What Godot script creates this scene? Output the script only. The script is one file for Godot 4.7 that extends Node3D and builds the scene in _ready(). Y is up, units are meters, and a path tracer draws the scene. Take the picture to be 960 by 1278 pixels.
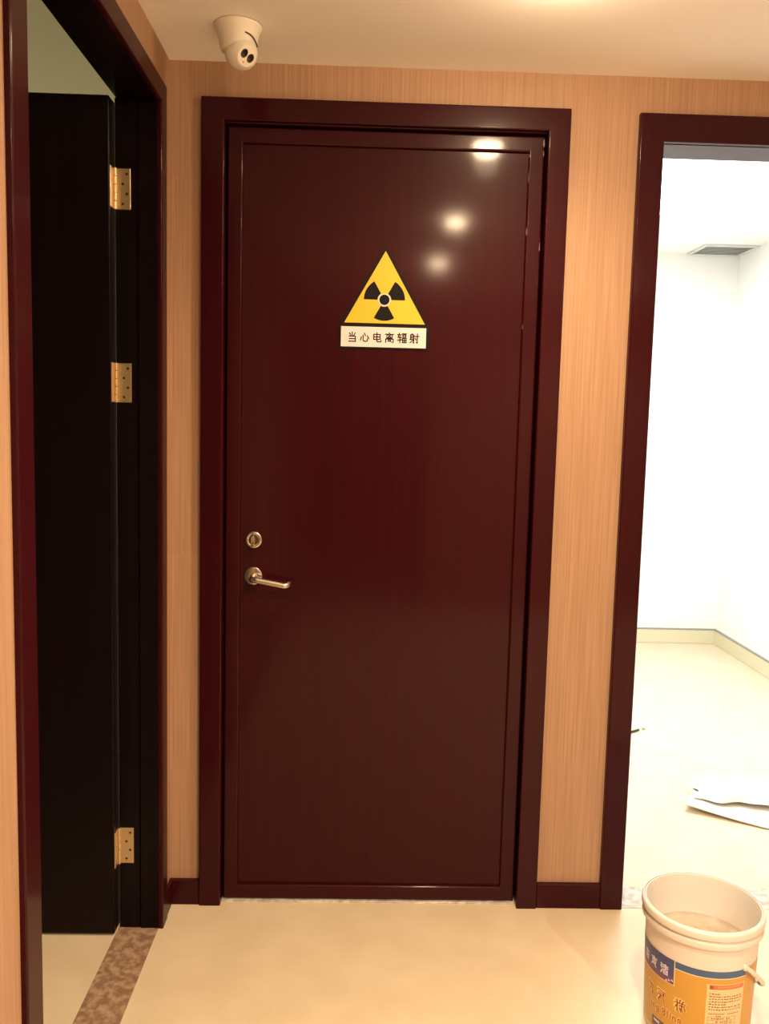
extends Node3D
# A hospital lobby: a lacquered maroon shielded door with a radiation sign, an open dark door to the left,
# and an open doorway to a brightly lit white room to the right.

const XL := -0.519      # face of the left wall
const CEIL := 2.292     # lobby ceiling
const ROOM_CEIL := 2.45 # ceiling of the two side rooms
const FZ := 4.0         # front wall behind the camera, right of the corridor
const CX := 0.5        # right side of the corridor that leads on behind the camera
const CZ := 9.0         # far end of that corridor
const XR := 2.35        # right wall of the lobby
var M := {}

# ------------------------------------------------------------------ helpers
func mb() -> SurfaceTool:
	var st := SurfaceTool.new()
	st.begin(Mesh.PRIMITIVE_TRIANGLES)
	return st

func tri(st: SurfaceTool, a: Vector3, b: Vector3, c: Vector3, out: Vector3) -> void:
	var n := (c - a).cross(b - a)
	if n.dot(out) < 0.0:
		var t := b
		b = c
		c = t
		n = -n
	n = n.normalized()
	for p in [a, b, c]:
		st.set_normal(n)
		st.add_vertex(p)

func quad(st: SurfaceTool, a: Vector3, b: Vector3, c: Vector3, d: Vector3, out: Vector3) -> void:
	tri(st, a, b, c, out)
	tri(st, a, c, d, out)

# box from corner lo to corner hi with chamfered edges
func cbox(st: SurfaceTool, lo: Vector3, hi: Vector3, b := 0.0) -> void:
	var c := (lo + hi) * 0.5
	var h := (hi - lo) * 0.5
	b = minf(b, minf(h.x, minf(h.y, h.z)) * 0.95)
	var ax := [Vector3.RIGHT, Vector3.UP, Vector3.BACK]
	for i in 3:
		var u: Vector3 = ax[(i + 1) % 3]
		var v: Vector3 = ax[(i + 2) % 3]
		var n: Vector3 = ax[i]
		var hu: float = h[(i + 1) % 3] - b
		var hv: float = h[(i + 2) % 3] - b
		for s in [-1.0, 1.0]:
			var o: Vector3 = c + n * (h[i] * s)
			quad(st, o - u * hu - v * hv, o + u * hu - v * hv, o + u * hu + v * hv, o - u * hu + v * hv, n * s)
	if b <= 0.0:
		return
	for i in 3:
		var e: Vector3 = ax[i]
		var u2: Vector3 = ax[(i + 1) % 3]
		var v2: Vector3 = ax[(i + 2) % 3]
		var he: float = h[i] - b
		for s in [-1.0, 1.0]:
			for t in [-1.0, 1.0]:
				var p1: Vector3 = c + u2 * (h[(i + 1) % 3] * s) + v2 * ((h[(i + 2) % 3] - b) * t)
				var p2: Vector3 = c + u2 * ((h[(i + 1) % 3] - b) * s) + v2 * (h[(i + 2) % 3] * t)
				quad(st, p1 - e * he, p1 + e * he, p2 + e * he, p2 - e * he, u2 * s + v2 * t)
	for sx in [-1.0, 1.0]:
		for sy in [-1.0, 1.0]:
			for sz in [-1.0, 1.0]:
				var s3 := Vector3(sx, sy, sz)
				tri(st, c + s3 * (h - Vector3(0, b, b)), c + s3 * (h - Vector3(b, 0, b)), c + s3 * (h - Vector3(b, b, 0)), s3)

# turned profile: points (radius, height) round the y axis from angle a0 to a1 (0 = +z, towards +x)
func lathe(st: SurfaceTool, prof: Array, segs := 48, a0 := 0.0, a1 := TAU, xf := Transform3D(), uv := false) -> void:
	var rows := prof.size()
	var nrm: Array[Vector2] = []
	for j in rows:
		var pa: Vector2 = prof[maxi(j - 1, 0)]
		var pb: Vector2 = prof[mini(j + 1, rows - 1)]
		var d := (pb - pa).normalized()
		nrm.append(Vector2(d.y, -d.x))
	for i in segs:
		for j in rows - 1:
			var ids := [[i, j], [i + 1, j], [i + 1, j + 1], [i, j], [i + 1, j + 1], [i, j + 1]]
			var n0: Vector2 = nrm[j]
			var am := lerpf(a0, a1, (i + 0.5) / segs)
			var out := Vector3(sin(am) * (n0.x + nrm[j + 1].x), n0.y + nrm[j + 1].y, cos(am) * (n0.x + nrm[j + 1].x))
			var pts := []
			for q in ids:
				var a := lerpf(a0, a1, float(q[0]) / segs)
				var p: Vector2 = prof[q[1]]
				pts.append(Vector3(sin(a) * p.x, p.y, cos(a) * p.x))
			for k in [0, 3]:
				var order := [k, k + 1, k + 2]
				if (pts[k + 2] - pts[k]).cross(pts[k + 1] - pts[k]).dot(out) < 0.0:
					order = [k, k + 2, k + 1]
				for w in order:
					var q2: Array = ids[w]
					var a2 := lerpf(a0, a1, float(q2[0]) / segs)
					var m: Vector2 = nrm[q2[1]]
					st.set_normal((xf.basis * Vector3(sin(a2) * m.x, m.y, cos(a2) * m.x)).normalized())
					if uv:
						st.set_uv(Vector2(float(q2[0]) / segs, 1.0 - float(q2[1]) / (rows - 1)))
					st.add_vertex(xf * (pts[w] as Vector3))

# round bar along a path, flattened by fl across the side axis
func tube(st: SurfaceTool, path: Array, rad: float, segs := 14, fl := 1.0) -> void:
	var rings := []
	var side := Vector3.ZERO
	for i in path.size():
		var t: Vector3 = (path[mini(i + 1, path.size() - 1)] - path[maxi(i - 1, 0)]).normalized()
		if side == Vector3.ZERO:
			side = t.cross(Vector3.UP if absf(t.y) < 0.9 else Vector3.RIGHT).normalized()
		side = (side - t * side.dot(t)).normalized()
		var up := side.cross(t).normalized()
		var ring := []
		for k in segs:
			var a := TAU * k / segs
			var n: Vector3 = side * cos(a) + up * sin(a)
			ring.append([path[i] + side * (cos(a) * rad * fl) + up * (sin(a) * rad), n])
		rings.append(ring)
	for i in rings.size() - 1:
		for k in segs:
			var k2 := (k + 1) % segs
			var q := [rings[i][k], rings[i][k2], rings[i + 1][k2], rings[i][k], rings[i + 1][k2], rings[i + 1][k]]
			for b in [0, 3]:
				var o := [b, b + 1, b + 2]
				if (q[b + 2][0] - q[b][0]).cross(q[b + 1][0] - q[b][0]).dot(q[b][1]) < 0.0:
					o = [b, b + 2, b + 1]
				for w in o:
					st.set_normal(q[w][1])
					st.add_vertex(q[w][0])
	for e in [0, rings.size() - 1]:
		var t2: Vector3 = (path[1] - path[0]) if e == 0 else (path[-1] - path[-2])
		for k in segs:
			tri(st, path[e], rings[e][k][0], rings[e][(k + 1) % segs][0], -t2 if e == 0 else t2)

# flat polygon in the xy plane with a thickness in z
func prism(st: SurfaceTool, poly: PackedVector2Array, z0: float, z1: float) -> void:
	var idx := Geometry2D.triangulate_polygon(poly)
	for i in range(0, idx.size(), 3):
		var a := poly[idx[i]]
		var b := poly[idx[i + 1]]
		var c := poly[idx[i + 2]]
		tri(st, Vector3(a.x, a.y, z1), Vector3(b.x, b.y, z1), Vector3(c.x, c.y, z1), Vector3.BACK)
		tri(st, Vector3(a.x, a.y, z0), Vector3(b.x, b.y, z0), Vector3(c.x, c.y, z0), Vector3.FORWARD)
	var ctr := Vector2.ZERO
	for p in poly:
		ctr += p / poly.size()
	var ccw := not Geometry2D.is_polygon_clockwise(poly)
	for i in poly.size():
		var p := poly[i]
		var q := poly[(i + 1) % poly.size()]
		var d := q - p
		var n := Vector3(d.y, -d.x, 0) * (1.0 if ccw else -1.0)
		quad(st, Vector3(p.x, p.y, z0), Vector3(q.x, q.y, z0), Vector3(q.x, q.y, z1), Vector3(p.x, p.y, z1), n)

func build(st: SurfaceTool, called: String, m: Material, parent: Node = self) -> MeshInstance3D:
	var o := MeshInstance3D.new()
	o.name = called
	o.mesh = st.commit()
	o.material_override = m
	parent.add_child(o, true)
	return o

func tag(o: Node, label: String, category := "", group := "", kind := "") -> Node:
	o.set_meta("label", label)
	if category:
		o.set_meta("category", category)
	if group:
		o.set_meta("group", group)
	if kind:
		o.set_meta("kind", kind)
	return o

func base(called: String, at: Vector3) -> Node3D:
	var o := Node3D.new()
	o.name = called
	o.position = at
	add_child(o, true)
	return o

func part_box(called: String, lo: Vector3, hi: Vector3, m: Material, parent: Node, b := 0.002) -> MeshInstance3D:
	var st := mb()
	cbox(st, lo, hi, b)
	return build(st, called, m, parent)

func struct_boxes(called: String, boxes: Array, m: Material, label: String, category: String, b := 0.0) -> MeshInstance3D:
	var st := mb()
	for q in boxes:
		cbox(st, q[0], q[1], b)
	var o := build(st, called, m)
	tag(o, label, category, "", "structure")
	return o

# ------------------------------------------------------------------ materials
func mat(c: Color, rough: float, metal := 0.0, spec := 0.5) -> StandardMaterial3D:
	var m := StandardMaterial3D.new()
	m.albedo_color = c
	m.roughness = rough
	m.metallic = metal
	m.metallic_specular = spec
	return m

# seamless grain stretched along one axis: every pixel lerps between two colours
func streaks(w: int, h: int, rows: int, freq: float, lo: Color, hi: Color, sd: int, across := false, contrast := 1.0) -> ImageTexture:
	var n := FastNoiseLite.new()
	n.seed = sd
	n.frequency = freq
	n.fractal_octaves = 4
	var g := n.get_seamless_image(w, rows)
	g.convert(Image.FORMAT_RGB8)
	g.resize(w, h, Image.INTERPOLATE_CUBIC)
	var im := Image.create(h if across else w, w if across else h, false, Image.FORMAT_RGB8)
	for y in h:
		for x in w:
			var v := clampf((g.get_pixel(x, y).r - 0.5) * contrast + 0.5, 0.0, 1.0)
			var c := lo.lerp(hi, v)
			if across:
				im.set_pixel(y, x, c)
			else:
				im.set_pixel(x, y, c)
	return ImageTexture.create_from_image(im)

func mottle(size: int, freq: float, lo: Color, hi: Color, sd: int, contrast := 1.4, octaves := 5) -> ImageTexture:
	return streaks(size, size, size, freq, lo, hi, sd, false, contrast)

func tiled(m: StandardMaterial3D, t: Texture2D, scale: float) -> StandardMaterial3D:
	m.albedo_color = Color.WHITE
	m.albedo_texture = t
	m.uv1_triplanar = true
	m.uv1_world_triplanar = true
	m.uv1_scale = Vector3.ONE * scale
	return m

func make_materials() -> void:
	# wallpaper: tan with fine vertical silk streaks
	var paper := streaks(1024, 512, 12, 0.16, Color8(155, 121, 94), Color8(177, 142, 113), 11, false, 1.3)
	M.paper = tiled(mat(Color.WHITE, 0.62), paper, 1.0)
	# maroon lacquered timber, grain upright and lying
	var g1 := streaks(512, 512, 6, 0.05, Color8(46, 6, 12), Color8(51, 7, 14), 21, false, 1.4)
	var g2 := streaks(512, 512, 6, 0.05, Color8(46, 6, 12), Color8(51, 7, 14), 22, true, 1.4)
	M.lacquer = tiled(mat(Color.WHITE, 0.4, 0.0, 0.18), g1, 1.6)
	M.lacquer_across = tiled(mat(Color.WHITE, 0.4, 0.0, 0.18), g2, 1.6)
	for k in ["lacquer", "lacquer_across"]:
		M[k].clearcoat_enabled = true
		M[k].clearcoat = 0.25
		M[k].clearcoat_roughness = 0.10
	# the near-black door and frame on the left
	var g3 := streaks(512, 512, 6, 0.05, Color8(15, 8, 11), Color8(22, 10, 13), 31, false, 1.4)
	M.dark = tiled(mat(Color.WHITE, 0.32, 0.0, 0.25), g3, 1.6)
	# polished stone floor
	var fl := mottle(512, 0.012, Color8(207, 191, 164), Color8(214, 199, 173), 41)
	M.floor = tiled(mat(Color.WHITE, 0.3), fl, 0.9)
	var br := mottle(256, 0.03, Color8(132, 104, 84), Color8(174, 148, 124), 51, 1.8)
	M.brown_stone = tiled(mat(Color.WHITE, 0.3), br, 4.5)
	var gr := mottle(256, 0.04, Color8(160, 152, 144), Color8(206, 198, 188), 52, 1.8)
	M.grey_stone = tiled(mat(Color.WHITE, 0.35), gr, 3.0)
	M.ceiling = mat(Color8(246, 242, 236), 0.9)
	M.white = mat(Color8(238, 238, 234), 0.8)
	M.grey_paint = mat(Color8(214, 214, 196), 0.85)
	M.tile_skirt = mat(Color8(214, 208, 176), 0.4)
	M.grout = mat(Color8(146, 146, 140), 0.8)
	M.steel = mat(Color8(196, 188, 176), 0.24, 1.0)
	M.brass = mat(Color8(214, 190, 150), 0.35, 0.85)
	M.brass_dark = mat(Color8(70, 52, 36), 0.5, 0.6)
	M.plastic = mat(Color8(226, 220, 206), 0.45)
	M.black_glass = mat(Color8(8, 8, 9), 0.08)
	M.lens_ring = mat(Color8(60, 54, 50), 0.3, 0.3)
	M.sign_black = mat(Color8(9, 7, 7), 0.6, 0.0, 0.3)
	M.sign_yellow = mat(Color8(216, 176, 36), 0.45)
	M.sign_white = mat(Color8(214, 204, 206), 0.5)
	M.bucket = mat(Color8(218, 214, 208), 0.42)
	M.bucket.subsurf_scatter_enabled = true
	M.bucket.subsurf_scatter_strength = 0.15
	M.residue = tiled(mat(Color.WHITE, 0.7), mottle(256, 0.03, Color8(172, 162, 146), Color8(192, 182, 166), 61, 1.4), 4.0)
	M.dark_metal = mat(Color8(60, 56, 54), 0.4, 0.8)
	M.chip = mat(Color8(126, 96, 88), 0.6)
	M.sheet = mat(Color8(226, 222, 214), 0.7)
	M.film = mat(Color8(232, 232, 232), 0.3)
	M.vent = mat(Color8(206, 208, 204), 0.5)
	M.vent_dark = mat(Color8(160, 160, 158), 0.8)

# ------------------------------------------------------------------ lamps
func downlight(at: Vector3, label: String, energy: float, col: Color) -> void:
	var o := base("downlight", at)
	tag(o, label, "downlight", "downlights along the lobby ceiling")
	var st := mb()
	lathe(st, [Vector2(0.062, 0.0), Vector2(0.062, -0.004), Vector2(0.056, -0.007), Vector2(0.046, -0.007), Vector2(0.043, -0.002), Vector2(0.043, 0.0)], 40)
	build(st, "trim_ring", M.plastic, o)
	var e := mat(Color8(255, 240, 214), 0.5)
	e.emission_enabled = true
	e.emission = col
	e.emission_energy_multiplier = 280.0
	var s2 := mb()
	lathe(s2, [Vector2(0.044, -0.003), Vector2(0.0435, -0.018), Vector2(0.039, -0.029), Vector2(0.029, -0.036), Vector2(0.015, -0.0395), Vector2(0.0005, -0.0405)], 32)
	build(s2, "lamp_lens", e, o)
	var l := SpotLight3D.new()
	l.name = "downlight_beam"
	l.position = Vector3(0, -0.06, 0)
	l.rotation_degrees = Vector3(-90, 0, 0)
	l.light_color = col
	l.light_energy = energy
	l.spot_angle = 78.0
	l.spot_angle_attenuation = 1.0
	l.spot_range = 12.0
	l.spot_attenuation = 2.0
	l.light_size = 0.04
	l.shadow_enabled = true
	o.add_child(l)

func panel_lamp(at: Vector3, size: Vector2, label: String, energy: float, col: Color, glow: float) -> void:
	var o := base("ceiling_panel_lamp", at)
	tag(o, label, "ceiling lamp")
	var st := mb()
	var hx := size.x / 2
	var hz := size.y / 2
	var f := 0.02
	cbox(st, Vector3(-hx - f, -0.02, -hz - f), Vector3(hx + f, 0, -hz), 0.002)
	cbox(st, Vector3(-hx - f, -0.02, hz), Vector3(hx + f, 0, hz + f), 0.002)
	cbox(st, Vector3(-hx - f, -0.02, -hz), Vector3(-hx, 0, hz), 0.002)
	cbox(st, Vector3(hx, -0.02, -hz), Vector3(hx + f, 0, hz), 0.002)
	build(st, "lamp_frame", M.white, o)
	var e := mat(Color8(250, 250, 250), 0.6)
	e.emission_enabled = true
	e.emission = col
	e.emission_energy_multiplier = glow
	part_box("lamp_diffuser", Vector3(-hx, -0.014, -hz), Vector3(hx, -0.002, hz), e, o, 0.0)
	var l := AreaLight3D.new()
	l.name = "panel_light"
	l.position = Vector3(0, -0.03, 0)
	l.rotation_degrees = Vector3(-90, 0, 0)
	l.area_size = size
	l.light_color = col
	l.light_energy = energy
	l.area_range = 12.0
	l.area_attenuation = 2.0
	l.shadow_enabled = true
	o.add_child(l)

# ------------------------------------------------------------------ setting
func make_shell() -> void:
	struct_boxes("floor", [[Vector3(-3.2, -0.1, -3.4), Vector3(XR + 0.2, 0, CZ + 0.1)]], M.floor, "polished cream stone floor running through lobby and side rooms", "floor")
	struct_boxes("ceiling", [[Vector3(XL, CEIL, 0), Vector3(XR + 0.1, CEIL + 0.3, FZ)], [Vector3(XL, CEIL, FZ), Vector3(CX, CEIL + 0.3, CZ)]], M.ceiling, "smooth warm white painted lobby ceiling", "ceiling")
	# back wall: openings for the maroon door and the white room's doorway; each room's own face is a layer of its own
	var zb := -0.06
	struct_boxes("wall_back", [
		[Vector3(XL - 0.1, 0, zb), Vector3(-0.39, 2.6, 0)],
		[Vector3(-0.39, 2.15, zb), Vector3(0.485, 2.6, 0)],
		[Vector3(0.485, 0, zb), Vector3(0.765, 2.6, 0)],
		[Vector3(0.765, 2.135, zb), Vector3(1.665, 2.6, 0)],
		[Vector3(1.665, 0, zb), Vector3(XR + 0.1, 2.6, 0)]], M.paper, "tan streaked wallpaper wall around the maroon door", "wall")
	struct_boxes("wall_white_room_front", [
		[Vector3(0.60, 0, -0.12), Vector3(0.765, 2.6, zb)],
		[Vector3(0.765, 2.135, -0.12), Vector3(1.665, 2.6, zb)],
		[Vector3(1.665, 0, -0.12), Vector3(XR + 0.1, 2.6, zb)]], M.white, "white wall on the inner side of the bright room's doorway", "wall")
	# left wall: opening z 0.12..1.025 before jambs
	struct_boxes("wall_left", [
		[Vector3(-0.57, 0, 0), Vector3(XL, 2.6, 0.11)],
		[Vector3(-0.57, 2.165, 0.11), Vector3(XL, 2.6, 1.035)],
		[Vector3(-0.57, 0, 1.035), Vector3(XL, 2.6, CZ)]], M.paper, "tan streaked wallpaper wall around the dark open doorway", "wall")
	struct_boxes("wall_left_room_right", [
		[Vector3(-0.625, 0, -2.1), Vector3(-0.57, 2.6, 0.11)],
		[Vector3(-0.625, 2.165, 0.11), Vector3(-0.57, 2.6, 1.035)],
		[Vector3(-0.625, 0, 1.035), Vector3(-0.57, 2.6, FZ)]], M.grey_paint, "grey painted wall on the inner side of the dark doorway", "wall")
	struct_boxes("wall_right", [[Vector3(XR, 0, 0), Vector3(XR + 0.1, 2.6, FZ)]], M.paper, "tan streaked wallpaper wall closing the lobby beyond the bright doorway", "wall")
	struct_boxes("wall_front", [[Vector3(CX, 0, FZ), Vector3(XR + 0.1, 2.6, FZ + 0.1)]], M.paper, "tan streaked wallpaper wall opposite the bright doorway", "wall")
	struct_boxes("wall_corridor_right", [[Vector3(CX, 0, FZ + 0.1), Vector3(CX + 0.1, 2.6, CZ)]], M.paper, "tan streaked wallpaper side wall of the dim corridor opposite the maroon door", "wall")
	struct_boxes("wall_corridor_end", [[Vector3(-3.2, 0, CZ), Vector3(CX + 0.1, 2.6, CZ + 0.1)]], M.paper, "tan streaked wallpaper wall at the far end of the dim corridor", "wall")
	struct_boxes("wall_left_room_front", [[Vector3(-3.2, 0, FZ), Vector3(-0.625, 2.6, FZ + 0.1)]], M.grey_paint, "grey front wall of the room behind the dark door", "wall")
	# left room
	struct_boxes("ceiling_left_room", [[Vector3(-3.2, ROOM_CEIL, -2.2), Vector3(-0.57, 2.6, FZ)]], M.grey_paint, "plain grey ceiling seen above the dark open door", "ceiling")
	struct_boxes("wall_left_room_back", [[Vector3(-3.2, 0, -2.2), Vector3(-0.57, 2.6, -2.1)]], M.grey_paint, "grey back wall of the room behind the dark door", "wall")
	struct_boxes("wall_left_room_left", [[Vector3(-3.2, 0, -2.1), Vector3(-3.1, 2.6, FZ)]], M.grey_paint, "grey far wall of the room behind the dark door", "wall")
	# white room
	struct_boxes("ceiling_white_room", [[Vector3(0.5, ROOM_CEIL, -3.3), Vector3(2.45, 2.6, -0.12)]], M.white, "white ceiling of the bright room", "ceiling")
	struct_boxes("wall_white_room_back", [[Vector3(0.5, 0, -3.25), Vector3(2.45, 2.6, -3.125)]], M.white, "white back wall of the bright room", "wall")
	struct_boxes("wall_white_room_right", [[Vector3(2.305, 0, -3.125), Vector3(2.45, 2.6, -0.12)]], M.white, "white side wall of the bright room, right of the corner", "wall")
	struct_boxes("wall_white_room_left", [[Vector3(0.5, 0, -3.125), Vector3(0.6, 2.6, -0.06)]], M.white, "white wall of the bright room hidden behind the doorway", "wall")
	# skirting boards
	var hb := 0.072
	struct_boxes("baseboard_back", [[Vector3(XL, 0, 0), Vector3(-0.434, hb, 0.016)]], M.lacquer_across, "short dark baseboard between the corner and the maroon door", "baseboard", 0.002)
	struct_boxes("baseboard_middle", [[Vector3(0.5274, 0, 0), Vector3(0.7108, hb, 0.017)]], M.lacquer_across, "dark baseboard between the maroon door and the bright doorway", "baseboard", 0.002)
	struct_boxes("baseboard_back_right", [[Vector3(1.72, 0, 0), Vector3(XR, hb, 0.016)]], M.lacquer_across, "dark baseboard right of the bright doorway", "baseboard", 0.002)
	struct_boxes("baseboard_left_corner", [[Vector3(XL, 0, 0.016), Vector3(XL + 0.009, hb, 0.08)]], M.lacquer_across, "tiny dark baseboard piece between corner and dark doorway", "baseboard", 0.002)
	struct_boxes("baseboard_left", [[Vector3(XL, 0, 1.08), Vector3(XL + 0.014, hb, FZ)]], M.lacquer_across, "long dark baseboard of the left wall before the dark doorway", "baseboard", 0.002)
	var skirt := base("baseboard_white_room_back", Vector3(0.6, 0, -3.125))
	tag(skirt, "cream tile skirting along the bright room's back wall", "baseboard", "", "structure")
	part_box("skirting_tile", Vector3(0, 0, 0), Vector3(1.705, 0.088, 0.012), M.tile_skirt, skirt)
	part_box("grout_line", Vector3(0, 0.088, 0), Vector3(1.705, 0.096, 0.013), M.grout, skirt, 0.0)
	skirt = base("baseboard_white_room_right", Vector3(2.305, 0, -3.113))
	tag(skirt, "cream tile skirting along the bright room's side wall", "baseboard", "", "structure")
	part_box("skirting_tile", Vector3(-0.012, 0, 0), Vector3(0, 0.088, 2.99), M.tile_skirt, skirt)
	part_box("grout_line", Vector3(-0.013, 0.088, 0), Vector3(0, 0.096, 2.99), M.grout, skirt, 0.0)
	# stone thresholds let into the floor
	struct_boxes("trim_1", [[Vector3(-0.628, -0.02, 0.12), Vector3(-0.521, 0.0015, 1.03)]], M.brown_stone, "mottled brown stone threshold strip in the dark doorway", "threshold", 0.001)
	struct_boxes("trim_2", [[Vector3(0.776, -0.02, -0.105), Vector3(1.655, 0.0015, 0.012)]], M.grey_stone, "mottled grey stone threshold strip of the bright doorway", "threshold", 0.001)
	struct_boxes("trim_3", [[Vector3(-0.374, -0.02, -0.1), Vector3(0.468, 0.004, -0.002)]], M.grey_stone, "thin grey stone sill beneath the maroon door", "threshold", 0.001)

# mitred board: four corners of the face at the wall plane, in order, raised by th along n; the two long edges are rounded by ch
func mitre(st: SurfaceTool, pts: Array, n: Vector3, th: float, ch := 0.004) -> void:
	if (pts[1] - pts[0]).length() > (pts[2] - pts[1]).length():
		pts = [pts[1], pts[2], pts[3], pts[0]]   # now 0-1 and 2-3 are the short ends
	var c: Vector3 = (pts[0] + pts[1] + pts[2] + pts[3]) / 4.0
	# for each long edge (1-2 and 3-0): rows from the wall up, round the edge, on to the face
	var face := []
	for e in [[1, 2, 0, 3], [0, 3, 1, 2]]:
		var a: Vector3 = pts[e[0]]
		var b: Vector3 = pts[e[1]]
		var along := (b - a).normalized()
		var out := along.cross(n).normalized()
		if out.dot((a + b) / 2.0 - c) < 0.0:
			out = -out
		var ea: Vector3 = (pts[e[2]] - a) / (pts[e[2]] - a).dot(-out)   # one unit inwards along the end
		var eb: Vector3 = (pts[e[3]] - b) / (pts[e[3]] - b).dot(-out)
		quad(st, a, b, b + n * (th - ch), a + n * (th - ch), out)
		var segs := 6
		for k in segs:
			var row := []
			for t in [float(k) / segs, float(k + 1) / segs]:
				var ang: float = t * PI / 2
				var inw := ch * (1.0 - cos(ang))
				var up := th - ch + ch * sin(ang)
				row.append([a + ea * inw + n * up, b + eb * inw + n * up, (out * cos(ang) + n * sin(ang)).normalized()])
			var q := [[row[0][0], row[0][2]], [row[0][1], row[0][2]], [row[1][1], row[1][2]], [row[1][0], row[1][2]]]
			for tr in [[0, 1, 2], [0, 2, 3]]:
				var o: Array = tr
				if (q[tr[2]][0] - q[tr[0]][0]).cross(q[tr[1]][0] - q[tr[0]][0]).dot(row[0][2] + row[1][2]) < 0.0:
					o = [tr[0], tr[2], tr[1]]
				for w in o:
					st.set_normal(q[w][1])
					st.add_vertex(q[w][0])
		face.append([a + ea * ch + n * th, b + eb * ch + n * th])
	quad(st, face[0][0], face[0][1], face[1][1], face[1][0], n)
	for e in [[0, 1], [2, 3]]:
		quad(st, pts[e[0]], pts[e[1]], pts[e[1]] + n * (th - ch), pts[e[0]] + n * (th - ch), (pts[e[0]] + pts[e[1]]) / 2.0 - c)

# frame round an opening: two stiles and a head with mitred corners. x0,x1 outer; w board width; h outer height
func casing(parent: Node, x0: float, x1: float, w0: float, w1: float, wh: float, h: float, th: float, m_up: Material, m_across: Material, xf: Callable, n: Vector3) -> void:
	var st := mb()
	mitre(st, [xf.call(x0, 0), xf.call(x0 + w0, 0), xf.call(x0 + w0, h - wh), xf.call(x0, h)], n, th)
	build(st, "casing_board", m_up, parent)
	st = mb()
	mitre(st, [xf.call(x1, 0), xf.call(x1, h), xf.call(x1 - w1, h - wh), xf.call(x1 - w1, 0)], n, th)
	build(st, "casing_board", m_up, parent)
	st = mb()
	mitre(st, [xf.call(x0, h), xf.call(x0 + w0, h - wh), xf.call(x1 - w1, h - wh), xf.call(x1, h)], n, th)
	build(st, "casing_head", m_across, parent)

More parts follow.
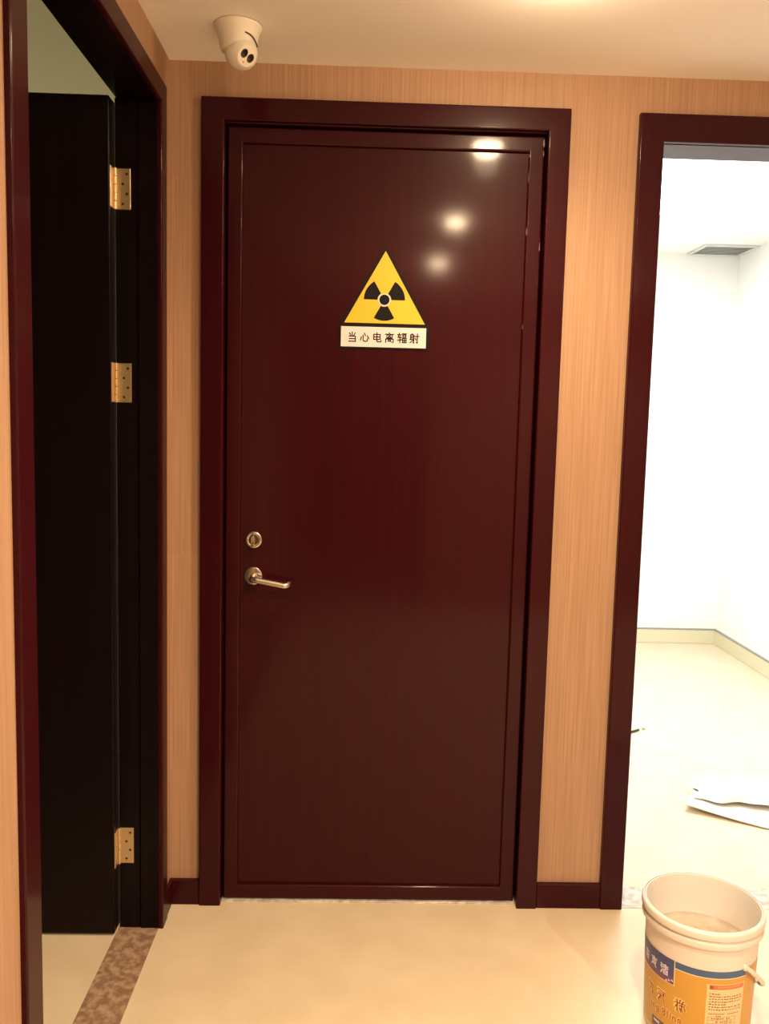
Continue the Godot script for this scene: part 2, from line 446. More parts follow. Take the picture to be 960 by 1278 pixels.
# ------------------------------------------------------------------ the maroon door
const DX0 := -0.370
const DX1 := 0.466
const DY0 := 0.007
const DY1 := 2.136
func make_main_door() -> void:
	var fr := base("trim_4", Vector3(0.0467, 0, 0))
	tag(fr, "dark maroon lacquered frame around the closed radiation door", "door frame", "", "structure")
	var cx := 0.0467
	casing(fr, -0.4341 - cx, 0.5274 - cx, 0.06, 0.0575, 0.058, 2.2, 0.02, M.lacquer, M.lacquer_across, func(x, y): return Vector3(x, y, 0), Vector3.BACK)
	part_box("jamb", Vector3(-0.3898 - cx, 0, -0.12), Vector3(-0.3745 - cx, 2.14, 0.004), M.lacquer, fr)
	part_box("jamb", Vector3(0.4705 - cx, 0, -0.12), Vector3(0.485 - cx, 2.14, 0.004), M.lacquer, fr)
	part_box("head_jamb", Vector3(-0.3898 - cx, 2.14, -0.12), Vector3(0.485 - cx, 2.15, 0.004), M.lacquer_across, fr)
	var d := base("door_1", Vector3(0.048, DY0, -0.02))
	tag(d, "closed glossy maroon door leaf carrying the radiation sign", "door", "", "structure")
	var x0 := DX0 - 0.048
	var x1 := DX1 - 0.048
	var y1 := DY1 - DY0
	# centre panel, set back from its border
	var pl := part_box("door_panel", Vector3(x0 + 0.004, 0.004, -0.045), Vector3(x1 - 0.004, y1 - 0.004, 0.0), M.lacquer, d, 0.001)
	# four border mouldings with a chamfered inner edge
	var bw := 0.041
	var th := 0.011
	var ch := 0.005
	var bars := [
		[Vector3(x0, 0, 0), Vector3(x0 + bw, bw, 0), Vector3(x0 + bw, y1 - bw, 0), Vector3(x0, y1, 0)],
		[Vector3(x1, 0, 0), Vector3(x1, y1, 0), Vector3(x1 - bw, y1 - bw, 0), Vector3(x1 - bw, bw, 0)],
		[Vector3(x0, y1, 0), Vector3(x0 + bw, y1 - bw, 0), Vector3(x1 - bw, y1 - bw, 0), Vector3(x1, y1, 0)],
		[Vector3(x0, 0, 0), Vector3(x1, 0, 0), Vector3(x1 - bw, bw, 0), Vector3(x0 + bw, bw, 0)]]
	for i in 4:
		var st := mb()
		mitre(st, bars[i], Vector3.BACK, th, ch)
		build(st, "border_moulding", M.lacquer if i < 2 else M.lacquer_across, d)
	# small pale chips where the lacquer has come off the border's edges
	for q in [[0.4635, 2.119, 0.011, 0.022], [0.4632, 2.092, 0.006, 0.016], [0.4265, 2.086, 0.005, 0.010], [0.4262, 2.030, 0.004, 0.030], [0.4260, 1.890, 0.0045, 0.022], [0.4628, 1.852, 0.004, 0.026], [0.4258, 1.640, 0.0035, 0.014]]:
		var sc := mb()
		var hw: float = q[2] * 0.22
		var hh: float = q[3] * 0.5
		prism(sc, PackedVector2Array([Vector2(-hw, -hh * 0.7), Vector2(hw * 0.3, -hh), Vector2(hw, -hh * 0.2), Vector2(hw * 0.5, hh * 0.6), Vector2(-hw * 0.2, hh), Vector2(-hw * 0.8, hh * 0.3)]), 0.0, 0.0004)
		var chip := build(sc, "lacquer_chip", M.chip, d)
		chip.position = Vector3(q[0] - 0.048, q[1] - DY0, th)
	# lever handle
	var rose_at := Vector3(-0.2925 - 0.048, 0.9432 - DY0, 0)
	var hnd := Node3D.new()
	hnd.name = "lever_handle"
	hnd.position = rose_at
	hnd.set_meta("label", "brushed steel lever handle pointing away from the door edge")
	d.add_child(hnd)
	var face := Transform3D(Basis(Vector3.RIGHT, PI / 2), Vector3.ZERO)
	var s1 := mb()
	lathe(s1, [Vector2(0.025, 0), Vector2(0.025, 0.005), Vector2(0.0235, 0.0075), Vector2(0.012, 0.0085), Vector2(0.0001, 0.0085)], 36, 0, TAU, face)
	build(s1, "rose", M.steel, hnd)
	var path := []
	for k in 9:
		var a := PI / 2 * k / 8.0
		path.append(Vector3(0.0 + 0.014 * (1 - cos(a)), -0.004, 0.036 + 0.014 * sin(a)))
	path.push_front(Vector3(0, -0.001, 0.006))
	for k in 7:
		path.append(Vector3(0.022 + 0.066 * k / 6.0, -0.006 - 0.012 * k / 6.0, 0.05))
	for k in 7:
		var a2 := PI / 2 * (k + 1) / 7.0
		path.append(Vector3(0.088 + 0.014 * sin(a2), -0.018 + 0.003 * (1 - cos(a2)), 0.05 - 0.016 * (1 - cos(a2))))
	s1 = mb()
	tube(s1, path, 0.0088, 16, 0.9)
	build(s1, "lever", M.steel, hnd)
	# thumb-turn lock above it
	var lk := Node3D.new()
	lk.name = "thumb_turn_lock"
	lk.position = Vector3(-0.2923 - 0.048, 1.0437 - DY0, 0)
	lk.set_meta("label", "round steel thumb-turn lock above the lever")
	d.add_child(lk)
	s1 = mb()
	lathe(s1, [Vector2(0.0235, 0), Vector2(0.0235, 0.006), Vector2(0.0215, 0.009), Vector2(0.016, 0.0095), Vector2(0.014, 0.006), Vector2(0.0001, 0.006)], 36, 0, TAU, face)
	build(s1, "rose", M.steel, lk)
	s1 = mb()
	lathe(s1, [Vector2(0.0142, 0.0062), Vector2(0.0001, 0.0066)], 28, 0, TAU, face)
	build(s1, "recess", M.brass_dark, lk)
	s1 = mb()
	var oval := PackedVector2Array()
	for k in 24:
		var a3 := TAU * k / 24.0
		oval.append(Vector2(0.0058 * cos(a3), 0.0135 * sin(a3)))
	prism(s1, oval, 0.006, 0.024)
	build(s1, "thumb_turn", M.steel, lk)
	s1 = mb()
	cbox(s1, Vector3(-0.0012, -0.0095, 0.0238), Vector3(0.0012, -0.003, 0.0246), 0.0)
	build(s1, "index_mark", M.brass_dark, lk)

# ------------------------------------------------------------------ radiation sign
func offset_tri(t: Array, d: float) -> PackedVector2Array:
	var poly := PackedVector2Array(t)
	var r := Geometry2D.offset_polygon(poly, d, Geometry2D.JOIN_MITER)
	return r[0]

func arc_poly(c: Vector2, r0: float, r1: float, a0: float, a1: float, n := 16) -> PackedVector2Array:
	var p := PackedVector2Array()
	for k in n + 1:
		p.append(c + Vector2.from_angle(lerpf(a0, a1, float(k) / n)) * r1)
	if r0 > 0.0:
		for k in n + 1:
			p.append(c + Vector2.from_angle(lerpf(a1, a0, float(k) / n)) * r0)
	return p

# strokes of a character on a 100 x 100 grid (x right, y down)
func stroke_mesh(st: SurfaceTool, strokes: Array, at: Vector2, size: Vector2, w: float, z0: float, z1: float) -> void:
	for s in strokes:
		var pts := []
		for k in range(0, s.size(), 2):
			pts.append(at + Vector2((s[k] / 100.0 - 0.5) * size.x, (0.5 - s[k + 1] / 100.0) * size.y))
		for k in pts.size() - 1:
			var a: Vector2 = pts[k]
			var b: Vector2 = pts[k + 1]
			var d := (b - a).normalized()
			var n := Vector2(-d.y, d.x) * w * 0.5
			var e := d * w * 0.35
			prism(st, PackedVector2Array([a - e - n, b + e - n, b + e + n, a - e + n]), z0, z1)

const CAPTION := [
	[[50, 2, 50, 38], [20, 12, 34, 34], [82, 10, 66, 36], [16, 44, 84, 44, 84, 98], [20, 69, 84, 69], [14, 95, 84, 95]],
	[[16, 46, 6, 82], [34, 30, 34, 78, 42, 92, 70, 92, 79, 86, 81, 66], [46, 10, 58, 36], [78, 36, 95, 66]],
	[[14, 20, 82, 20, 82, 70, 14, 70, 14, 20], [14, 45, 82, 45], [48, 2, 48, 84, 55, 94, 90, 94, 95, 78]],
	[[47, 0, 53, 12], [6, 16, 94, 16], [36, 24, 62, 46], [62, 24, 36, 46], [22, 25, 22, 53, 78, 53, 78, 25], [10, 99, 10, 64, 90, 64, 90, 94, 80, 98], [50, 54, 35, 86, 63, 82], [58, 74, 68, 92]],
	[[4, 18, 45, 18], [23, 2, 8, 45, 46, 45], [28, 30, 28, 98], [2, 73, 48, 67], [52, 8, 98, 8], [60, 20, 91, 20, 91, 40, 60, 40, 60, 20], [56, 53, 95, 53, 95, 96, 56, 96, 56, 53], [75, 53, 75, 96], [56, 74, 95, 74]],
	[[26, 1, 19, 13], [10, 14, 44, 14, 44, 98, 33, 93], [10, 14, 10, 62], [10, 30, 44, 30], [10, 46, 44, 46], [2, 62, 48, 62], [44, 64, 4, 95], [54, 30, 99, 30], [82, 3, 82, 97, 70, 91], [60, 48, 70, 66]]]

func make_sign() -> void:
	var o := base("warning_sign", Vector3(0.053, 1.5715, -0.0199))
	tag(o, "yellow triangular radiation warning sign stuck on the maroon door", "sign")
	# outlines measured from the sign's bottom centre
	var tri_out := [Vector2(-0.1195, 0.0615), Vector2(0.1205, 0.0615), Vector2(-0.001, 0.272)]
	var st := mb()
	prism(st, PackedVector2Array([Vector2(-0.1225, 0), Vector2(0.1215, 0), Vector2(0.1215, 0.0635), Vector2(0.1175, 0.0665), Vector2(-0.001, 0.272), Vector2(-0.1185, 0.0665), Vector2(-0.1225, 0.0635)]), 0.0, 0.002)
	build(st, "backing_plate", M.sign_black, o)
	st = mb()
	prism(st, offset_tri(tri_out, -0.0066), 0.002, 0.0026)
	var y := build(st, "yellow_triangle", M.sign_yellow, o)
	var c := Vector2(-0.0015, 0.1305)
	for k in 3:
		st = mb()
		var mid := deg_to_rad(150.0 - 120.0 * k)
		prism(st, arc_poly(c, 0.0185, 0.0555, mid - PI / 6, mid + PI / 6), 0.0026, 0.0031)
		build(st, "trefoil_blade", M.sign_black, y)
	st = mb()
	prism(st, arc_poly(c, 0.0140, 0.0172, 0.0, TAU - 0.001, 40), 0.0026, 0.003)
	build(st, "trefoil_ring", M.sign_white, y)
	st = mb()
	prism(st, arc_poly(c, 0.0, 0.0136, 0.0, TAU * 0.98, 32), 0.0026, 0.0031)
	build(st, "trefoil_hub", M.sign_black, y)
	st = mb()
	prism(st, PackedVector2Array([Vector2(-0.1165, 0.0045), Vector2(0.1135, 0.0045), Vector2(0.1135, 0.058), Vector2(-0.1165, 0.058)]), 0.002, 0.0026)
	var w := build(st, "caption_panel", M.sign_white, o)
	for k in 6:
		st = mb()
		stroke_mesh(st, CAPTION[k], Vector2(-0.086 + 0.0336 * k, 0.0305), Vector2(0.0255, 0.0265), 0.0027, 0.0026, 0.0031)
		build(st, "character", M.sign_black, w)

# ------------------------------------------------------------------ open dark door on the left
func make_left_door() -> void:
	var fr := base("trim_5", Vector3(XL, 0, 0.5))
	tag(fr, "near-black wooden frame of the open doorway in the left wall", "door frame", "", "structure")
	casing(fr, 0.08 - 0.5, 1.08 - 0.5, 0.055, 0.066, 0.052, 2.197, 0.011, M.lacquer, M.lacquer_across, func(z, y): return Vector3(0, y, z), Vector3.RIGHT)
	# jambs with a rebate for the door on the room side
	part_box("door_stop", Vector3(-0.049, 0, 0.109 - 0.5), Vector3(0.001, 2.145, 0.135 - 0.5), M.dark, fr, 0.0015)
	part_box("jamb", Vector3(-0.106, 0, 0.109 - 0.5), Vector3(-0.0505, 2.15, 0.132 - 0.5), M.dark, fr, 0.0015)
	part_box("door_stop", Vector3(-0.049, 0, 1.014 - 0.5), Vector3(0.001, 2.145, 1.036 - 0.5), M.dark, fr, 0.0015)
	part_box("jamb", Vector3(-0.106, 0, 1.019 - 0.5), Vector3(-0.0505, 2.15, 1.036 - 0.5), M.dark, fr, 0.0015)
	part_box("door_stop", Vector3(-0.049, 2.145, 0.109 - 0.5), Vector3(0.001, 2.166, 1.036 - 0.5), M.dark, fr, 0.0015)
	part_box("head_jamb", Vector3(-0.106, 2.152, 0.109 - 0.5), Vector3(-0.0505, 2.166, 1.036 - 0.5), M.dark, fr, 0.0015)
	# leaf, opened square into the room
	var d := base("door_2", Vector3(-0.628, 0.006, 0.135))
	tag(d, "open near-black door leaf hung on three pale hinges", "door", "", "structure")
	var lf := part_box("door_leaf", Vector3(-0.86, 0, -0.017), Vector3(0.0, 2.136, 0.036), M.dark, d, 0.002)
	for y in [1.932, 1.4575, 0.234]:
		var h := Node3D.new()
		h.name = "hinge"
		h.position = Vector3(0.004, y - 0.006, 0.0)
		h.set_meta("label", "pale brass butt hinge with screws")
		d.add_child(h, true)
		part_box("hinge_plate", Vector3(0.002, -0.049, -0.0028), Vector3(0.038, 0.049, 0.0005), M.brass, h, 0.0008)
		part_box("hinge_plate", Vector3(-0.0040, -0.049, 0.001), Vector3(-0.0015, 0.049, 0.033), M.brass, h, 0.0008)
		var n := 5
		for k in n:
			var st := mb()
			var y0 := -0.05 + 0.1 * k / n
			lathe(st, [Vector2(0.0001, y0 + 0.0005), Vector2(0.0034, y0 + 0.0005), Vector2(0.004, y0 + 0.001), Vector2(0.004, y0 + 0.019), Vector2(0.0034, y0 + 0.0195), Vector2(0.0001, y0 + 0.0195)], 14, 0, TAU, Transform3D(Basis(), Vector3(0.001, 0, 0.003)))
			build(st, "knuckle", M.brass, h)
		for k in 4:
			var s2 := mb()
			var at := Vector3(0.019 if k % 2 else 0.029, 0.036 - 0.024 * k, 0.0005)
			lathe(s2, [Vector2(0.0034, 0), Vector2(0.003, 0.0006), Vector2(0.0001, 0.0004)], 12, 0, TAU, Transform3D(Basis(Vector3.RIGHT, PI / 2), at))
			build(s2, "screw", M.brass_dark, h)

# ------------------------------------------------------------------ doorway of the white room
func make_right_frame() -> void:
	var fr := base("trim_6", Vector3(1.215, 0, 0))
	tag(fr, "dark maroon frame of the open doorway to the bright room", "door frame", "", "structure")
	casing(fr, 0.7108 - 1.215, 1.72 - 1.215, 0.064, 0.064, 0.072, 2.1965, 0.02, M.lacquer, M.lacquer_across, func(x, y): return Vector3(x, y, 0), Vector3.BACK)
	part_box("jamb", Vector3(0.765 - 1.215, 0, -0.124), Vector3(0.777 - 1.215, 2.123, 0.002), M.lacquer, fr)
	part_box("jamb", Vector3(1.653 - 1.215, 0, -0.124), Vector3(1.665 - 1.215, 2.123, 0.002), M.lacquer, fr)
	part_box("head_jamb", Vector3(0.765 - 1.215, 2.123, -0.124), Vector3(1.665 - 1.215, 2.135, 0.002), M.lacquer_across, fr)

# ------------------------------------------------------------------ ceiling camera
func make_security_camera() -> void:
	var o := base("security_camera", Vector3(-0.3125, CEIL, 0.215))
	tag(o, "white turret security camera with two dark lenses on the ceiling", "camera")
	var st := mb()
	lathe(st, [Vector2(0.001, 0.0), Vector2(0.056, 0.0), Vector2(0.0565, -0.004), Vector2(0.055, -0.008), Vector2(0.0505, -0.014), Vector2(0.0475, -0.024), Vector2(0.0445, -0.038), Vector2(0.0425, -0.05), Vector2(0.0395, -0.058), Vector2(0.035, -0.061), Vector2(0.030, -0.059)], 48)
	build(st, "mount", M.plastic, o)
	var ctr := Vector3(0.008, -0.063, 0.006)
	var aim := Vector3(0.50, -0.52, 0.69).normalized()
	var side := Vector3.UP.cross(aim).normalized().rotated(aim, -0.38)
	var bas := Basis(side, aim, side.cross(aim))   # y axis along aim
	var R := 0.0385
	st = mb()
	var prof := []
	for k in 15:
		var a := lerpf(-PI / 2, deg_to_rad(52), k / 14.0)
		prof.append(Vector2(maxf(R * cos(a), 0.0001), R * sin(a)))
	prof.append(Vector2(0.0215, 0.0325))
	prof.append(Vector2(0.0205, 0.0318))
	lathe(st, prof, 40, 0, TAU, Transform3D(bas, ctr))
	build(st, "eyeball", M.plastic, o)
	st = mb()
	lathe(st, [Vector2(0.0205, 0.0300), Vector2(0.0205, 0.0318), Vector2(0.0001, 0.0322)], 36, 0, TAU, Transform3D(bas, ctr))
	var fp := build(st, "face_plate", M.plastic, o)
	# the two windows sit side by side across the face
	for k in 2:
		var sx := -0.0092 if k == 0 else 0.0098
		var at := ctr + aim * 0.0321 + bas.x * sx + bas.z * (-0.003)
		var el := Basis(bas.x, bas.y, bas.z) * Basis.from_scale(Vector3(0.9, 1, 1.15))
		st = mb()
		lathe(st, [Vector2(0.0092, 0), Vector2(0.0088, 0.0008), Vector2(0.0076, 0.0009), Vector2(0.0074, 0.0004)], 28, 0, TAU, Transform3D(el, at))
		build(st, "lens_ring", M.lens_ring, fp)
		st = mb()
		lathe(st, [Vector2(0.0076, 0.0002), Vector2(0.006, 0.0007), Vector2(0.0001, 0.0012)], 28, 0, TAU, Transform3D(el, at))
		build(st, "lens", M.black_glass, fp)
	st = mb()
	lathe(st, [Vector2(0.0016, 0), Vector2(0.0012, 0.0006), Vector2(0.0001, 0.0007)], 12, 0, TAU, Transform3D(bas, ctr + aim * 0.0321 + bas.z * 0.0135))
	build(st, "microphone_hole", M.lens_ring, fp)
	# dark slot where the eyeball turns in its collar
	st = mb()
	var arc := []
	for k in 13:
		var a4 := deg_to_rad(lerpf(28, 78, k / 12.0))
		arc.append(Vector3(0.0475 * sin(a4) , -0.0305 - 0.020 * pow(k / 12.0, 2.0), 0.0475 * cos(a4)))
	tube(st, arc, 0.0017, 8)
	build(st, "collar_slot", M.lens_ring, o)

# ------------------------------------------------------------------ paint bucket
func plot(im: Image, pts: Array, w: float, c: Color) -> void:
	for k in pts.size() - 1:
		var a: Vector2 = pts[k]
		var b: Vector2 = pts[k + 1]
		var n := int(maxf(1.0, a.distance_to(b) / maxf(0.5, w * 0.3)))
		for i in n + 1:
			var p := a.lerp(b, float(i) / n)
			im.fill_rect(Rect2i(int(p.x - w / 2), int(p.y - w / 2), int(maxf(1, w)), int(maxf(1, w))), c)

func glyph(im: Image, strokes: Array, at: Vector2, size: Vector2, w: float, c: Color) -> void:
	for s in strokes:
		var pts := []
		for k in range(0, s.size(), 2):
			pts.append(at + Vector2((s[k] / 100.0 - 0.5) * size.x, (s[k + 1] / 100.0 - 0.5) * size.y))
		plot(im, pts, w, c)

const LA0 := -100.0   # label's first and last angle, from the side that faces the lobby door's visitor
const LA1 := 84.0
const LY0 := 0.016
const LY1 := 0.2075
func label_image() -> Image:
	var W := 1024
	var H := 512
	var im := Image.create(W, H, false, Image.FORMAT_RGB8)
	var yellow := Color8(196, 150, 62)
	im.fill(yellow)
	var X := func(deg): return int((deg - LA0) / (LA1 - LA0) * W)
	var Y := func(h): return int((LY1 - h) / (LY1 - LY0) * H)
	var rng := RandomNumberGenerator.new()
	rng.seed = 7
	# blue band with a pale rule under it, and the blue flag
	var blue := Color8(60, 90, 132)
	im.fill_rect(Rect2i(0, 0, W, Y.call(0.1895)), Color8(226, 206, 168))
	im.fill_rect(Rect2i(0, 0, X.call(52.0), Y.call(0.1915)), blue)
	im.fill_rect(Rect2i(X.call(52.0), 0, W, Y.call(0.1895)), yellow)
	im.fill_rect(Rect2i(X.call(-84.0), 0, X.call(-23.2) - X.call(-84.0), Y.call(0.1475)), Color8(226, 206, 168))
	im.fill_rect(Rect2i(0, 0, X.call(-24.2), Y.call(0.149)), Color8(64, 70, 122))
	im.fill_rect(Rect2i(0, Y.call(0.165), X.call(-24.2), Y.call(0.149) - Y.call(0.165)), Color8(104, 70, 108))
	# three pale characters on the flag (worn, only their bulk can be made out)
	var pale := Color8(214, 204, 214)
	var worn := [
		[[10, 20, 90, 20], [50, 4, 50, 96], [20, 40, 20, 90], [80, 40, 80, 90], [20, 60, 80, 60]],
		[[8, 16, 92, 16], [24, 34, 76, 34, 76, 62, 24, 62, 24, 34], [50, 4, 50, 74], [10, 86, 30, 70], [60, 76, 80, 94]],
		[[12, 8, 28, 20], [8, 34, 24, 46], [10, 94, 30, 62], [40, 14, 94, 14], [66, 4, 66, 50], [40, 32, 94, 32], [48, 54, 88, 54, 88, 92, 48, 92, 48, 54], [48, 72, 88, 72]]]
	for k in 3:
		glyph(im, worn[k], Vector2(X.call(-66.0 + 15.0 * k), Y.call(0.1745)), Vector2(58, 66), 8, pale)
	for q in [[-30.0, 0.1555], [-26.5, 0.158], [-33.0, 0.152]]:
		plot(im, [Vector2(X.call(q[0]), Y.call(q[1])), Vector2(X.call(q[0]) + 4, Y.call(q[1]) + 2)], 9, pale)
	# brush characters, dark with a pale edge
	var brush := [
		[[20, 10, 70, 20], [44, 20, 40, 60], [66, 24, 72, 92, 56, 84]],
		[[22, 8, 84, 14, 78, 40], [26, 28, 78, 30], [20, 46, 82, 44], [50, 46, 22, 94], [44, 60, 56, 76], [70, 56, 86, 88]],
		[[20, 8, 26, 20], [48, 4, 46, 22], [74, 8, 68, 22], [8, 30, 92, 28], [30, 34, 12, 66], [26, 52, 26, 96], [44, 46, 86, 44], [64, 34, 60, 96], [84, 56, 92, 74], [44, 66, 54, 84]]]
	var spot := [-55.0, -39.0, -16.0]
	for k in 3:
		var at := Vector2(X.call(spot[k]), Y.call(0.107))
		glyph(im, brush[k], at + Vector2(-3, -3), Vector2(78, 84), 13, Color8(246, 196, 130))
		glyph(im, brush[k], at, Vector2(72, 78), 7, Color8(116, 66, 34))
	# letters below: ing Bling
	var L := {"i": [[50, 40, 50, 96], [50, 12, 50, 20]], "n": [[20, 40, 20, 96], [20, 52, 50, 42, 80, 54, 80, 96]], "g": [[80, 44, 40, 42, 22, 66, 40, 88, 80, 84], [80, 40, 80, 112, 50, 124, 22, 114]], "l": [[50, 6, 50, 96]], "B": [[20, 6, 20, 96, 70, 94, 84, 72, 66, 50, 20, 50], [20, 6, 66, 8, 76, 28, 62, 48]]}
	var x := float(X.call(-55.0))
	for ch in ["i", "n", "g", " ", "B", "l", "i", "n", "g"]:
		if ch != " ":
			var wd := 26.0 if ch in ["n", "g", "B"] else 14.0
			glyph(im, L[ch], Vector2(x + wd / 2, Y.call(0.0735)) + Vector2(-2, -2), Vector2(wd, 46), 9, Color8(246, 196, 130))
			glyph(im, L[ch], Vector2(x + wd / 2, Y.call(0.0735)), Vector2(wd, 44), 5, Color8(110, 60, 34))
			x += wd + 5
		else:
			x += 20
	# dark emblem at the foot
	im.fill_rect(Rect2i(X.call(-52.0), Y.call(0.046), X.call(-34.0) - X.call(-52.0), 60), Color8(92, 78, 92))
	im.fill_rect(Rect2i(X.call(-49.0), Y.call(0.041), X.call(-40.0) - X.call(-49.0), 14), pale)
	# instruction panel with its red heading and lines of small print
	var px: int = X.call(9.4)
	var pw: int = X.call(51.0) - px
	im.fill_rect(Rect2i(px, Y.call(0.177), pw, H), Color8(222, 196, 150))
	im.fill_rect(Rect2i(px + 14, Y.call(0.1755), pw - 20, Y.call(0.1655) - Y.call(0.1755)), Color8(206, 106, 66))
	im.fill_rect(Rect2i(px + 14, Y.call(0.1755), 22, Y.call(0.1655) - Y.call(0.1755)), Color8(150, 80, 50))
	for k in 9:
		im.fill_rect(Rect2i(px + 60 + 16 * k, Y.call(0.1725), 9, 8), Color8(238, 176, 124))
	var ink := Color8(112, 78, 54)
	var h := 0.156
	for row in 7:
		var xx := px + 16
		var last := px + (70 if row == 0 else (110 if row == 4 else pw - 20))
		while xx < last:
			var wd2 := rng.randi_range(4, 14)
			im.fill_rect(Rect2i(xx, Y.call(h) + rng.randi_range(-1, 1), wd2, 7), ink)
			xx += wd2 + rng.randi_range(3, 7)
		h -= 0.0062
	for r in [[0.1085, 16, 110], [0.1085, 130, 200], [0.1035, 60, 90]]:
		for k in range(r[1], r[2], 11):
			im.fill_rect(Rect2i(px + k, Y.call(r[0]), 8, 6), ink)
	# ruled table
	for k in 7:
		im.fill_rect(Rect2i(px + 14, Y.call(0.1) + 20 * k, pw - 60, 2), ink)
	for k in [14, 70, 130, pw - 48]:
		im.fill_rect(Rect2i(px + k, Y.call(0.1), 2, 130), ink)
	for row in 6:
		for k in range(22, pw - 70, 13):
			if rng.randf() < 0.7:
				im.fill_rect(Rect2i(px + k, Y.call(0.1) + 7 + 20 * row, 9, 7), ink)
	return im

func make_bucket() -> void:
	var o := base("paint_bucket", Vector3(0.806, 0, 0.4976))
	o.rotation.y = atan2(-0.806, 2.4 - 0.4976)
	tag(o, "open cream plastic paint bucket with yellow label before the bright doorway", "bucket")
	# body: outside up, over the lip, down the inside
	var st := mb()
	lathe(st, [Vector2(0.0005, 0.004), Vector2(0.105, 0.003), Vector2(0.1125, 0.0), Vector2(0.1155, 0.004), Vector2(0.1225, 0.21), Vector2(0.1235, 0.262), Vector2(0.1265, 0.282), Vector2(0.1285, 0.2985), Vector2(0.1265, 0.3), Vector2(0.1245, 0.2985), Vector2(0.1195, 0.255), Vector2(0.1125, 0.03), Vector2(0.105, 0.012), Vector2(0.0005, 0.010)], 72)
	build(st, "body", M.bucket, o)
	st = mb()
	lathe(st, [Vector2(0.1235, 0.258), Vector2(0.1305, 0.2585), Vector2(0.1325, 0.262), Vector2(0.1325, 0.2705), Vector2(0.131, 0.274), Vector2(0.1275, 0.2755), Vector2(0.1275, 0.2785), Vector2(0.1325, 0.281), Vector2(0.1345, 0.2845), Vector2(0.1345, 0.2945), Vector2(0.1325, 0.2985), Vector2(0.1285, 0.3)], 72)
	build(st, "rim", M.bucket, o)
	# printed label wrapped round the body
	st = mb()
	var r_at := func(h): return lerpf(0.1155, 0.1225, (h - 0.004) / 0.206) + 0.0005
	lathe(st, [Vector2(r_at.call(LY0), LY0), Vector2(r_at.call(LY1), LY1)], 60, deg_to_rad(LA0), deg_to_rad(LA1), Transform3D(), true)
	var lm := mat(Color.WHITE, 0.35)
	lm.albedo_texture = ImageTexture.create_from_image(label_image())
	lm.texture_repeat = false
	var lb := build(st, "label", lm, o)
	lb.set_meta("label", "yellow printed label with blue band and instruction panel")
	# what is left of the filler inside
	st = mb()
	lathe(st, [Vector2(0.1178, 0.206), Vector2(0.1155, 0.199), Vector2(0.108, 0.194), Vector2(0.07, 0.191), Vector2(0.0005, 0.188)], 48)
	build(st, "filler_residue", M.residue, o)
	# ears and bail: the bail hangs round the far side
	var ea := deg_to_rad(50.0)
	var ax := Vector3(sin(ea), 0, cos(ea))
	var sd := Vector3(cos(ea), 0, -sin(ea))
	for s in [1.0, -1.0]:
		st = mb()
		var bs := Basis(Vector3.UP.cross(ax * s).normalized(), ax * s, Vector3.UP.cross(ax * s).normalized().cross(ax * s))
		lathe(st, [Vector2(0.008, 0.0), Vector2(0.0075, 0.006), Vector2(0.006, 0.0075), Vector2(0.0001, 0.008)], 24, 0, TAU, Transform3D(bs, ax * s * 0.1215 + Vector3(0, 0.211, 0)))
		build(st, "bail_ear", M.bucket, o)
	var bail := Node3D.new()
	bail.name = "bail"
	o.add_child(bail)
	var alpha := deg_to_rad(66.0)
	var p := func(deg): return ax * (0.139 * cos(deg_to_rad(deg))) + (sd * sin(alpha) * 0.145 + Vector3.DOWN * 0.115) * sin(deg_to_rad(deg)) + Vector3(0, 0.211, 0)
	for seg in [[0.0, 42.0, 0.0052, "bail_strap", M.bucket], [42.0, 52.0, 0.0055, "bail_clip", M.dark_metal], [52.0, 180.0, 0.0042, "bail_strap", M.bucket]]:
		st = mb()
		var pts := []
		for k in 25:
			pts.append(p.call(lerpf(seg[0], seg[1], k / 24.0)))
		if seg[0] == 0.0:
			pts.push_front(ax * 0.126 + Vector3(0, 0.211, 0))
		tube(st, pts, seg[2], 12)
		build(st, seg[3], seg[4], bail)

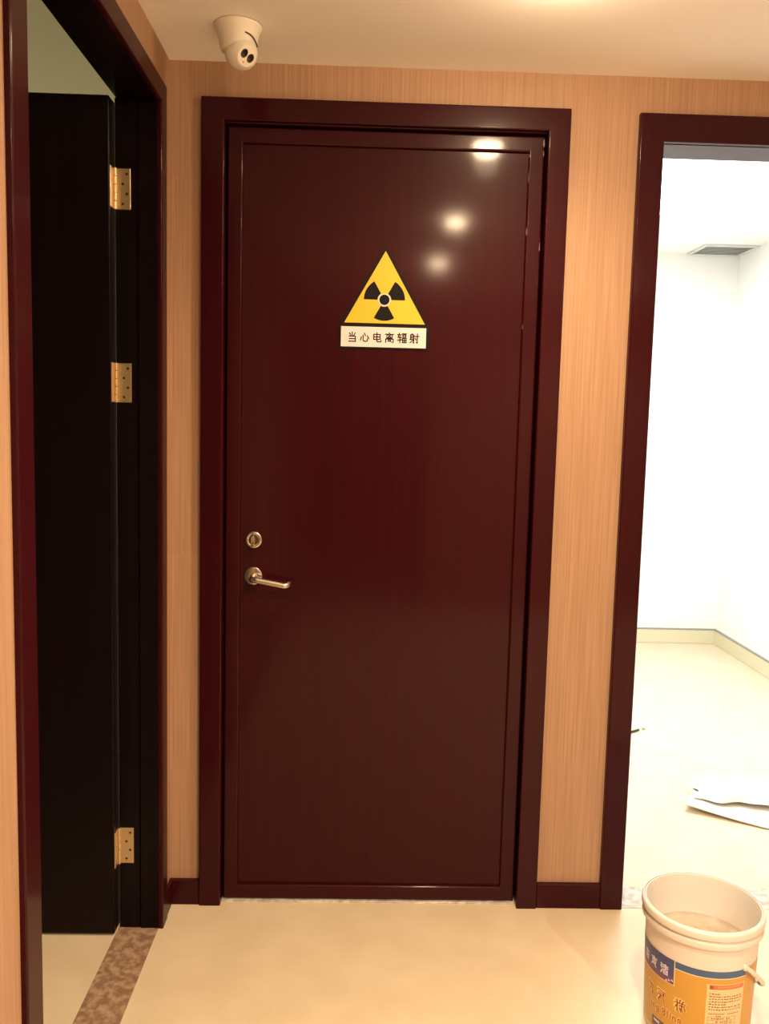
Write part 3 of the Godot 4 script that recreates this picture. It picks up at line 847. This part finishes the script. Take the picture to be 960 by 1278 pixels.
# ------------------------------------------------------------------ things in the white room
func make_white_room_things() -> void:
	# ceiling vent
	var v := base("air_vent", Vector3(2.135, ROOM_CEIL, -2.97))
	tag(v, "grey slatted air vent in the bright room's ceiling", "vent")
	part_box("vent_frame", Vector3(-0.16, -0.012, -0.145), Vector3(0.16, 0, -0.125), M.vent, v)
	part_box("vent_frame", Vector3(-0.16, -0.012, 0.125), Vector3(0.16, 0, 0.145), M.vent, v)
	part_box("vent_frame", Vector3(-0.16, -0.012, -0.125), Vector3(-0.14, 0, 0.125), M.vent, v)
	part_box("vent_frame", Vector3(0.14, -0.012, -0.125), Vector3(0.16, 0, 0.125), M.vent, v)
	part_box("vent_backing", Vector3(-0.14, -0.002, -0.125), Vector3(0.14, 0, 0.125), M.vent_dark, v, 0.0)
	for k in 8:
		var z := -0.11 + 0.031 * k
		var st := mb()
		cbox(st, Vector3(-0.14, -0.0008, -0.011), Vector3(0.14, 0.0008, 0.011), 0.0)
		var s := build(st, "slat", M.vent, v)
		s.position = Vector3(0, -0.0085, z)
		s.rotation.x = 0.45
	# cardboard sheet, its edge lifted off the floor
	var cb := base("cardboard_sheet", Vector3(1.42, 0, -0.66))
	tag(cb, "thin pale sheet with a lifted edge on the bright room's floor", "sheet")
	build(sheet_mesh(0.36, 0.27, 0.0035, func(u, w): return 0.003 + 0.022 * pow(1.0 - u, 2.0) * (0.4 + 0.6 * w), 14, 10), "sheet", M.sheet, cb)
	cb.rotation.y = -0.54
	# crumpled white plastic bag lying on it
	var n := FastNoiseLite.new()
	n.seed = 9
	n.frequency = 3.2
	n.fractal_octaves = 3
	n.fractal_type = FastNoiseLite.FRACTAL_RIDGED
	var pb := base("plastic_bag", Vector3(1.45, 0.012, -0.73))
	tag(pb, "crumpled translucent white plastic bag lying on the pale sheet", "bag")
	build(sheet_mesh(0.34, 0.2, 0.002, func(u, w):
		var edge := clampf(minf(minf(u, 1.0 - u), minf(w, 1.0 - w)) * 5.0, 0.0, 1.0)
		return 0.016 + edge * (0.02 + 0.022 * n.get_noise_2d(u, w * 0.7)), 40, 30, true), "bag", M.film, pb)
	pb.rotation.y = -0.35
	# thin rod
	var rd := base("metal_rod", Vector3(1.32, 0.0, -1.487))
	tag(rd, "thin dark metal rod with pale rounded tip on the bright room's floor", "rod")
	var st2 := mb()
	tube(st2, [Vector3(-0.36, 0.006, 0.255), Vector3(-0.2, 0.006, 0.14), Vector3(-0.03, 0.006, 0.022)], 0.005, 10)
	build(st2, "shaft", M.dark_metal, rd)
	st2 = mb()
	var pr := []
	for k in 9:
		var a := lerpf(-PI / 2, PI / 2, k / 8.0)
		pr.append(Vector2(maxf(0.0001, 0.010 * cos(a)), 0.010 + 0.010 * sin(a)))
	lathe(st2, pr, 16)
	build(st2, "tip", M.vent, rd)

# sheet w x d with a thickness, its height given over (0..1, 0..1); edges may be wavy
func sheet_mesh(w: float, d: float, th: float, hf: Callable, nu: int, nw: int, wavy := false) -> SurfaceTool:
	var st := mb()
	st.set_smooth_group(0)
	var pt := func(i, j, up):
		var u := float(i) / nu
		var v := float(j) / nw
		var x := (u - 0.5) * w
		var z := (v - 0.5) * d
		if wavy:
			x += 0.018 * sin(v * 9.0 + 1.0) + 0.008 * sin(v * 23.0)
			z += 0.02 * sin(u * 7.0) + 0.007 * sin(u * 19.0 + 2.0)
		return Vector3(x, float(hf.call(u, v)) + (th if up else 0.0), z)
	for i in nu:
		for j in nw:
			quad(st, pt.call(i, j, true), pt.call(i + 1, j, true), pt.call(i + 1, j + 1, true), pt.call(i, j + 1, true), Vector3.UP)
			quad(st, pt.call(i, j, false), pt.call(i + 1, j, false), pt.call(i + 1, j + 1, false), pt.call(i, j + 1, false), Vector3.DOWN)
	for i in nu:
		quad(st, pt.call(i, 0, false), pt.call(i + 1, 0, false), pt.call(i + 1, 0, true), pt.call(i, 0, true), Vector3.FORWARD)
		quad(st, pt.call(i, nw, false), pt.call(i + 1, nw, false), pt.call(i + 1, nw, true), pt.call(i, nw, true), Vector3.BACK)
	for j in nw:
		quad(st, pt.call(0, j, false), pt.call(0, j + 1, false), pt.call(0, j + 1, true), pt.call(0, j, true), Vector3.LEFT)
		quad(st, pt.call(nu, j, false), pt.call(nu, j + 1, false), pt.call(nu, j + 1, true), pt.call(nu, j, true), Vector3.RIGHT)
	return st

# ------------------------------------------------------------------ the scene
func _ready() -> void:
	var cam := Camera3D.new()
	cam.name = "camera"
	cam.position = Vector3(0, 1.3795, 2.3993)
	cam.rotation = Vector3(-0.1035, -0.0273, 0.025)
	cam.fov = 60.303
	cam.near = 0.05
	cam.current = true
	add_child(cam)
	var env := Environment.new()
	env.background_mode = Environment.BG_COLOR
	env.background_color = Color(0, 0, 0)
	env.tonemap_mode = Environment.TONE_MAPPER_LINEAR
	env.tonemap_exposure = 1.0
	env.sdfgi_enabled = true
	env.ssao_enabled = true
	env.ssil_enabled = true
	var we := WorldEnvironment.new()
	we.name = "environment"
	we.environment = env
	add_child(we)
	make_materials()
	var warm := Color(1.0, 0.73, 0.45).linear_to_srgb()
	downlight(Vector3(0.39, CEIL, 0.57), "round warm downlight in the lobby ceiling closest to the maroon door", 1.7, warm)
	downlight(Vector3(0.40, CEIL, 1.64), "round warm downlight in the lobby ceiling, second from the maroon door", 2.9, warm)
	downlight(Vector3(0.41, CEIL, 2.69), "round warm downlight in the lobby ceiling, third from the maroon door", 2.9, warm)
	downlight(Vector3(1.5, CEIL, 3.3), "round paler downlight off the row, over the lobby's far corner", 8.0, Color(1.0, 0.86, 0.7).linear_to_srgb())
	panel_lamp(Vector3(1.4, ROOM_CEIL, -1.5), Vector2(0.6, 1.2), "bright white ceiling panel lamp of the white room", 5.7, Color(0.97, 0.985, 1.0).linear_to_srgb(), 3.0)
	panel_lamp(Vector3(-2.2, ROOM_CEIL, -1.1), Vector2(0.6, 0.6), "dim ceiling panel lamp of the room behind the dark door", 3.2, Color(1.0, 0.86, 0.66).linear_to_srgb(), 1.5)

	make_shell()
	make_main_door()
	make_left_door()
	make_right_frame()
	make_bucket()
	make_sign()
	make_security_camera()
	make_white_room_things()
